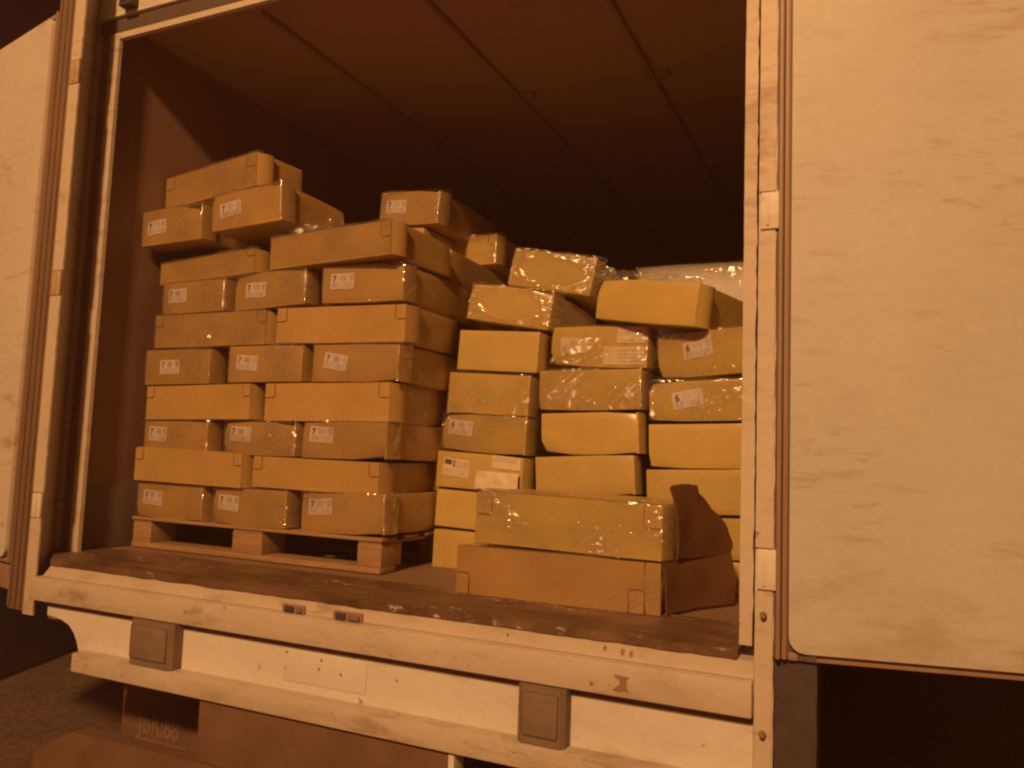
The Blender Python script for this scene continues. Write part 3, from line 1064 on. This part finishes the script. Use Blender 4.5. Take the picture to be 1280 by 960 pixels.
long1 = {
    'R10': ('long carton lying tilted on top of the left stack, the topmost of all', (0.058, 0.055, 'top', True, True)),
    'R8a': ('long sagging carton under the two overhanging stickered cartons at top left', (0.045, 0.030, 'top', False, True)),
    'R8b': ('long skewed carton with its right end lifted, beside the sagging one on the left stack', (0.045, 0.060, 'top', False, True)),
    'R6a': ('left long carton with glinting film, directly under the upper sticker row', (0.045, 0.050, 'top', True, True)),
    'R6b': ('right long carton with two corner tabs, directly under the upper sticker row', (0.046, 0.055, 'top', True, True)),
    'R4a': ('long carton reaching to the left edge, between the second and third sticker rows', (0.042, 0.050, 'top', True, True)),
    'R4b': ('long carton jutting forward, right one between the second and third sticker rows', (0.048, 0.056, 'top', True, True)),
    'R2a': ('long carton sticking out to the left, just above the bottom row on the pallet', (0.044, 0.050, 'top', True, True)),
    'R2b': ('long carton pressed by the drooping one above it, just above the bottom row', (0.044, 0.050, 'top', True, True)),
}
for k, (lab, tabs) in long1.items():
    carton(k, BX[k], lab, G1, 'long', tabs=tabs, depth=0.24 if k == 'R10' else None, film=dict(amp=0.003, wrap_side=0.0) if k in ('R6a', 'R8a', 'R8b', 'R10') else None)

# second file of the left pallet: only its right-hand ends show, between the two stacks
for i, (zz, kind) in enumerate(((1.374, 'long'), (1.519, 'short'), (1.642, 'long'), (1.774, 'short'), (1.921, 'long'), (2.064, 'short'), (2.211, 'long'), (2.359, 'short'))):
    nth = ('lowest', 'second', 'third', 'fourth', 'fifth', 'sixth', 'seventh', 'eighth')[i]
    if kind == 'long':
        dm = (-0.345, 1.025, zz, 0.575, 0.140, 0, 0.4 * (i - 3))
    else:
        dm = (-0.250, 0.825, zz, 0.365, 0.140, 0, 0.5 * (i - 4))
    carton('back%d' % i, dm, 'dark carton behind the right end of the pallet stack, %s from the pallet' % nth, G1, kind, flap=False)
carton('S0', (-0.455, 1.00, 2.512, 0.30, 0.150, 0, 1.0), 'unlit carton carrying the single stickered carton at the back of the left stack', G1, 'short', flap=False)
carton('S477', BX['S477'], 'single carton with a 7 sticker standing far back on top of the left stack', G1, 'short', sticks=((.28, .55, 0, '7'),), film=F0)

# a column of long cartons further in, seen in the slot between the stacks
G3 = 'cartons further inside between the stacks'
for i in range(8):
    nth = ('floor level', 'second', 'third', 'fourth', 'fifth', 'sixth', 'seventh', 'eighth')[i]
    carton('slot%d' % i, (-0.345, 1.45, 1.252 + 0.145 * i, 0.585, 0.142, 0, 0), 'shaded long carton deep inside between the two stacks, %s from the floor' % nth, G3, 'long', flap=False)
carton('Q0', (-0.462,) + BX['Q0'][1:], 'long carton in half shade below the notched lit one, in the gap between the stacks', G3, 'long', mat=BOARD2, flap=False)
carton('Q1', BX['Q1'], 'brightly lit long carton at the back in the gap between the two stacks', G3, 'long', tabs=(0.045, 0.05, 'top', False, True), mat=BOARD2, film=dict(amp=0.003))

right = {
    'A1': ('plain carton at the left edge of the right stack, just under the tilted wrapped one', None, None),
    'A2': ('carton in the left column of the right stack, directly above the 6 sticker carton', dict(amp=0.0028), None),
    'A3': ('carton with a white 6 sticker in the left column of the right stack', dict(amp=0.0036), ((.22, .62, 2, '6'),)),
    'A5': ('carton half hidden behind the left end of the upper front carton', None, None),
    'A6': ('carton on the floor of the left column, half hidden by the lower front carton', None, None),
    'B1': ('film covered carton in the middle column just below the one with three labels', dict(amp=0.0028), None),
    'B2': ('plain carton in the middle column, second below the one with three labels', None, None),
    'B3': ('plain carton of the middle column right above the upper front carton', None, None),
    'C1': ('film wrapped carton with a 6 sticker, upper of two at the right door frame', dict(amp=0.0055), ((.42, .62, -6, '6'),)),
    'C2': ('film wrapped carton with a 6 sticker, lower of two at the right door frame', dict(amp=0.0055), ((.40, .55, -9, '6'),)),
    'C3': ('plain carton at the right door frame below the two 6 stickers', None, None),
    'C4': ('plain carton at the right door frame just above the shade-coloured side panel', None, None),
}
for k, (lab, fl, st) in right.items():
    carton(k, BX[k], lab, G2, 'short', film=fl, sticks=st or (), mat=BOARD2, flap_out=0.012)
for k, dm, lab in (('B4', (0.548, 0.78, 1.396, 0.37, 0.146, -1, 0), 'carton hidden behind the upper front carton, in the middle column'),
                   ('B5', (0.552, 0.775, 1.2515, 0.37, 0.143, 0, 0), 'carton on the floor hidden behind the lower front carton, in the middle column'),
                   ('C5', (0.955, 0.79, 1.362, 0.345, 0.141, 0, 0), 'carton seen as a sliver beside the right door frame, behind the upper front carton'),
                   ('C6', (0.958, 0.80, 1.2515, 0.345, 0.109, 0, 0), 'low carton on the floor seen as a sliver beside the right door frame')):
    carton(k, dm, lab, G2, 'short', mat=BOARD2, flap_out=0.010)

carton('At', BX['At'], 'tilted film wrapped carton on top of the left column of the right stack', G2, 'short', film=dict(amp=0.006, oval=True), mat=BOARD2)
carton('Bt', BX['Bt'], 'highest tilted film wrapped carton of the right stack, its clear oval facing out', G2, 'short', film=dict(amp=0.006, oval=True), mat=BOARD2)
carton('Ct', BX['Ct'], 'large plain carton lying askew across the top of the middle and right columns', G2, 'short', mat=BOARD2, flap_out=0.03)

# carton with three stickers
b0 = carton('B0', BX['B0'], 'film wrapped carton with three pale labels in the middle column of the right stack', G2, 'short', film=dict(amp=0.005), mat=BOARD2)
w, h = BX['B0'][3], BX['B0'][4]
sticker(b0, (0.245 - 0.5) * w, 0.52 * h, rad(1), '', 1, 0.105, 0.055, PAPER2)
s2 = sticker(b0, (0.83 - 0.5) * w, 0.79 * h, 0, None, 2, 0.105, 0.058, PAPER2)
s3 = sticker(b0, (0.765 - 0.5) * w, 0.285 * h, rad(-1), None, 3, 0.150, 0.066, PAPER2, lift=-0.0024)
bm = bmesh.new()
bmesh.ops.create_circle(bm, segments=20, radius=0.011)
for v in bm.verts:
    v.co = Vector((v.co.x * 1.25 - 0.055, -0.0013, v.co.y * 0.7 + 0.018))
r = bmesh.ops.extrude_edge_only(bm, edges=list(bm.edges))
for v in [e for e in r['geom'] if isinstance(e, bmesh.types.BMVert)]:
    v.co = Vector(((v.co.x + 0.055) * 0.78 - 0.055, -0.0013, (v.co.z - 0.018) * 0.7 + 0.018))
rn = random.Random(8)
for rr in range(4):
    xx = -0.02
    while xx < 0.062:
        l = rn.uniform(0.006, 0.02)
        add_box(bm, xx, min(xx + l, 0.068), -0.0014, -0.0010, 0.018 - 0.013 * rr, 0.0205 - 0.013 * rr)
        xx += l + 0.005
to_obj('label_print', bm, INK2, s3, smooth=False)
bm = bmesh.new()
for xx in (-0.018, 0.022, 0.036):
    add_box(bm, xx, xx + 0.009, -0.0014, -0.0010, 0.006, 0.017)
add_box(bm, -0.04, 0.04, -0.0014, -0.0010, -0.020, -0.0175)
to_obj('label_print', bm, INK2, s2, smooth=False)

# carton with two stickers and a crumpled delivery note
a4 = carton('A4', BX['A4'], 'carton with two stickers and a crumpled paper note, in the left column', G2, 'short', mat=BOARD2)
w, h = BX['A4'][3], BX['A4'][4]
s1 = sticker(a4, (0.24 - 0.5) * w, 0.56 * h, rad(4), '', 0, 0.112, 0.066, PAPER2)
bm = bmesh.new()
add_box(bm, -0.052, -0.022, -0.0016, -0.0011, 0.010, 0.028)
add_box(bm, -0.016, -0.006, -0.0016, -0.0011, 0.002, 0.028)
to_obj('label_print', bm, INK, s1, smooth=False)
s2 = sticker(a4, (0.815 - 0.5) * w, 0.80 * h, rad(2), None, 1, 0.118, 0.048, PAPER2)
bm = bmesh.new()
for i in range(7):
    add_prism(bm, [(-0.05 + i * 0.014, 0.002 + 0.004 * (i % 2)), (-0.044 + i * 0.014, 0.002), (-0.040 + i * 0.014, 0.019), (-0.046 + i * 0.014, 0.019)], -0.0015, -0.0011)
to_obj('label_print', bm, INK2, s2, smooth=False)
bm = bmesh.new()
g = []
for i in range(13):
    col = []
    for j in range(8):
        x, z = -0.088 + 0.176 * i / 12, -0.042 + 0.078 * j / 7
        if j == 0 and i < 3:
            z += 0.012 * (3 - i)
        col.append(bm.verts.new((x, -0.012 - 0.013 * (0.5 + noise.noise(Vector((x * 24, z * 30, 3)))) - 0.010 * (1 - j / 7), z)))
    g.append(col)
for i in range(12):
    for j in range(7):
        bm.faces.new((g[i][j], g[i + 1][j], g[i + 1][j + 1], g[i][j + 1]))
rr_ = bmesh.ops.extrude_face_region(bm, geom=list(bm.faces))
for v in [e for e in rr_['geom'] if isinstance(e, bmesh.types.BMVert)]:
    v.co.y += 0.0008
to_obj('paper_note', bm, PAPER2, a4, loc=((0.74 - 0.5) * w, 0.0, 0.28 * h))

# the two long cartons at the front
f1 = carton('F1', BX['F1'], 'long brown carton on the floor at the sill, lower of the front two', 'long cartons lying at the sill', 'long',
            tabs=(0.046, 0.066, 'bottom', True, True), strip=0.046, film=dict(amp=0.0022, wrap_side=0.0, gain=0.4), flap=False, mat=BOARD3)
f2 = carton('F2', BX['F2'], 'long film covered carton lying on the lower front one at the sill', 'long cartons lying at the sill', 'long',
            tabs=(0.055, 0.068, 'top', True, True), film=dict(amp=0.005, wrap_top=0.10), mat=BOARD2, flap_out=0.02)
# torn side panels splayed out to the right of both, with shade put into their colour
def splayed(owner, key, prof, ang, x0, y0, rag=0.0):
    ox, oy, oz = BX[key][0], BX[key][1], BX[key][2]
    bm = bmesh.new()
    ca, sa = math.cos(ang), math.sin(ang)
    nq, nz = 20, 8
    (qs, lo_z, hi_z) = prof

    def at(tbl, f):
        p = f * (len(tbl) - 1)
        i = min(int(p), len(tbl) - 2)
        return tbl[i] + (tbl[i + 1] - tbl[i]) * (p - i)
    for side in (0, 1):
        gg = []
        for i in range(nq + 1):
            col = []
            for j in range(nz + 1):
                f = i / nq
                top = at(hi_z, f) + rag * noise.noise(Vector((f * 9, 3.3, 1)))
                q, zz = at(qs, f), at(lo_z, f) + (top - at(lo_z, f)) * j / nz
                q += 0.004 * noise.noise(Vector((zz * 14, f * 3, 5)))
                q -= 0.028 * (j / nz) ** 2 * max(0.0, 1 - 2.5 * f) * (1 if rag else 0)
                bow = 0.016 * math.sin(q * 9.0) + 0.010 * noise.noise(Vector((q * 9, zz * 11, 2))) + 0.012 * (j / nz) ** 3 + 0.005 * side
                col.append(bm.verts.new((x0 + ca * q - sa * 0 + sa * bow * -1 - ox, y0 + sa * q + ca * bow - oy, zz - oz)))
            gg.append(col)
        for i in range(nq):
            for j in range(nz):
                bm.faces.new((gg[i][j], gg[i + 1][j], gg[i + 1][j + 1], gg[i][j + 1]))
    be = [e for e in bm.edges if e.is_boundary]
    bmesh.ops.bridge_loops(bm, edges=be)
    o = to_obj('shade_side_panel', bm, SHADE_BOARD, owner)
    o['label'] = 'torn side panel coloured dark as shade, splayed out to the right'
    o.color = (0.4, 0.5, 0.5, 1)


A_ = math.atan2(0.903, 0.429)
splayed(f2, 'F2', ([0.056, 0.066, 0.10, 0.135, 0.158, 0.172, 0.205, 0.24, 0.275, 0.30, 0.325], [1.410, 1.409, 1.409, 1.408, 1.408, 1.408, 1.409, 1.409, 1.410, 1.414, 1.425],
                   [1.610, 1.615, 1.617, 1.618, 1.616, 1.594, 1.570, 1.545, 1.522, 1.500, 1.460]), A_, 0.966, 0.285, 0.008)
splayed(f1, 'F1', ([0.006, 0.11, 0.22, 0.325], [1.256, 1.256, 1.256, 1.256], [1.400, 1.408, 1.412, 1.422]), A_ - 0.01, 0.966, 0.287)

# scraps of crumpled film caught between cartons
def crumple(owner, name, mat, loc, sx, sz, seed, depth=0.03):
    bm = bmesh.new()
    n = 14
    gg = []
    for i in range(n + 1):
        col = []
        for j in range(9):
            x, z = sx * (i / n - 0.5), sz * (j / 8 - 0.5)
            p = Vector((x * 34 + seed, z * 40, seed))
            e = 1.0 + 0.5 * noise.noise(Vector((i * 0.9, j * 0.9, seed + 5)))
            col.append(bm.verts.new((x * e, -depth * (0.5 + noise.noise(p)), z * e + 0.3 * depth * noise.noise(p + Vector((9, 3, 1))))))
        gg.append(col)
    for i in range(n):
        for j in range(8):
            bm.faces.new((gg[i][j], gg[i + 1][j], gg[i + 1][j + 1], gg[i][j + 1]))
    lay = bm.verts.layers.float.new('gather')
    for v in bm.verts:
        v[lay] = 0.9
    me = D.meshes.new(name)
    bm.to_mesh(me)
    bm.free()
    me.materials.append(mat)
    o = D.objects.new(name, me)
    o.location = loc
    return link(o, owner)


kids = {o['label']: o for o in D.objects if 'label' in o.keys() and o.parent is None}
crumple(kids['carton seen as a sliver beside the right door frame, behind the upper front carton'], 'film_scrap', PAPER2, (0.170, -0.012, 0.055), 0.06, 0.13, 4.0)
crumple(kids['large plain carton lying askew across the top of the middle and right columns'], 'film_scrap', FILM, (-0.14, 0.05, 0.165), 0.20, 0.05, 7.0)
crumple(kids['large plain carton lying askew across the top of the middle and right columns'], 'film_scrap', FILM, (0.05, 0.12, 0.165), 0.24, 0.05, 2.0)
crumple(kids['long skewed carton with its right end lifted, beside the sagging one on the left stack'], 'film_scrap', FILM, (-0.14, 0.06, 0.150), 0.22, 0.05, 12.0)

# bulky white-wrapped load behind the right stack, lit along its upper edge
wl = empty('wrapped_load', 'bulky pale load under white wrap behind the right stack', 'wrapped load', (0.835, 1.60, 1.2515))
bm = bmesh.new()
bmesh.ops.create_cube(bm, size=1.0)
bmesh.ops.subdivide_edges(bm, edges=list(bm.edges), cuts=9, use_grid_fill=True)
for v in bm.verts:
    u = v.co.copy()
    p = Vector((u.x * 0.70, (u.y + 0.5) * 0.95, (u.z + 0.5) * 1.315))
    n_ = noise.noise(Vector((p.x * 3, p.y * 3, p.z * 3 + 4)))
    p += Vector((u.x, u.y, u.z * 0.3)) * 0.03 * n_
    v.co = p
es = [e for e in bm.edges if len(e.link_faces) == 2 and e.calc_face_angle(0) > rad(55)]
bmesh.ops.bevel(bm, geom=es, offset=0.02, segments=3, profile=0.6, affect='EDGES')
to_obj('white_wrap', bm, FOAM, wl)
film_sheet(wl, 0.70, 1.31, 4.0, amp=0.010, gain=0.35)


# ================================================================== added volume standing in for the veil of the lens
bm = bmesh.new()
add_box(bm, -118, 116, -116, 118, -1.0, 4.1)
hz = to_obj('lens_veil', bm, D.materials.new('lens_veil'), smooth=False)
hz['kind'] = 'stuff'
hm = hz.data.materials[0]
hm.use_nodes = True
hm.node_tree.nodes.clear()
ho = hm.node_tree.nodes.new('ShaderNodeOutputMaterial')
hv = hm.node_tree.nodes.new('ShaderNodeVolumePrincipled')
hv.inputs['Color'].default_value = (0.95, 0.50, 0.42, 1)
hv.inputs['Density'].default_value = 0.014
hm.node_tree.links.new(hv.outputs[0], ho.inputs['Volume'])
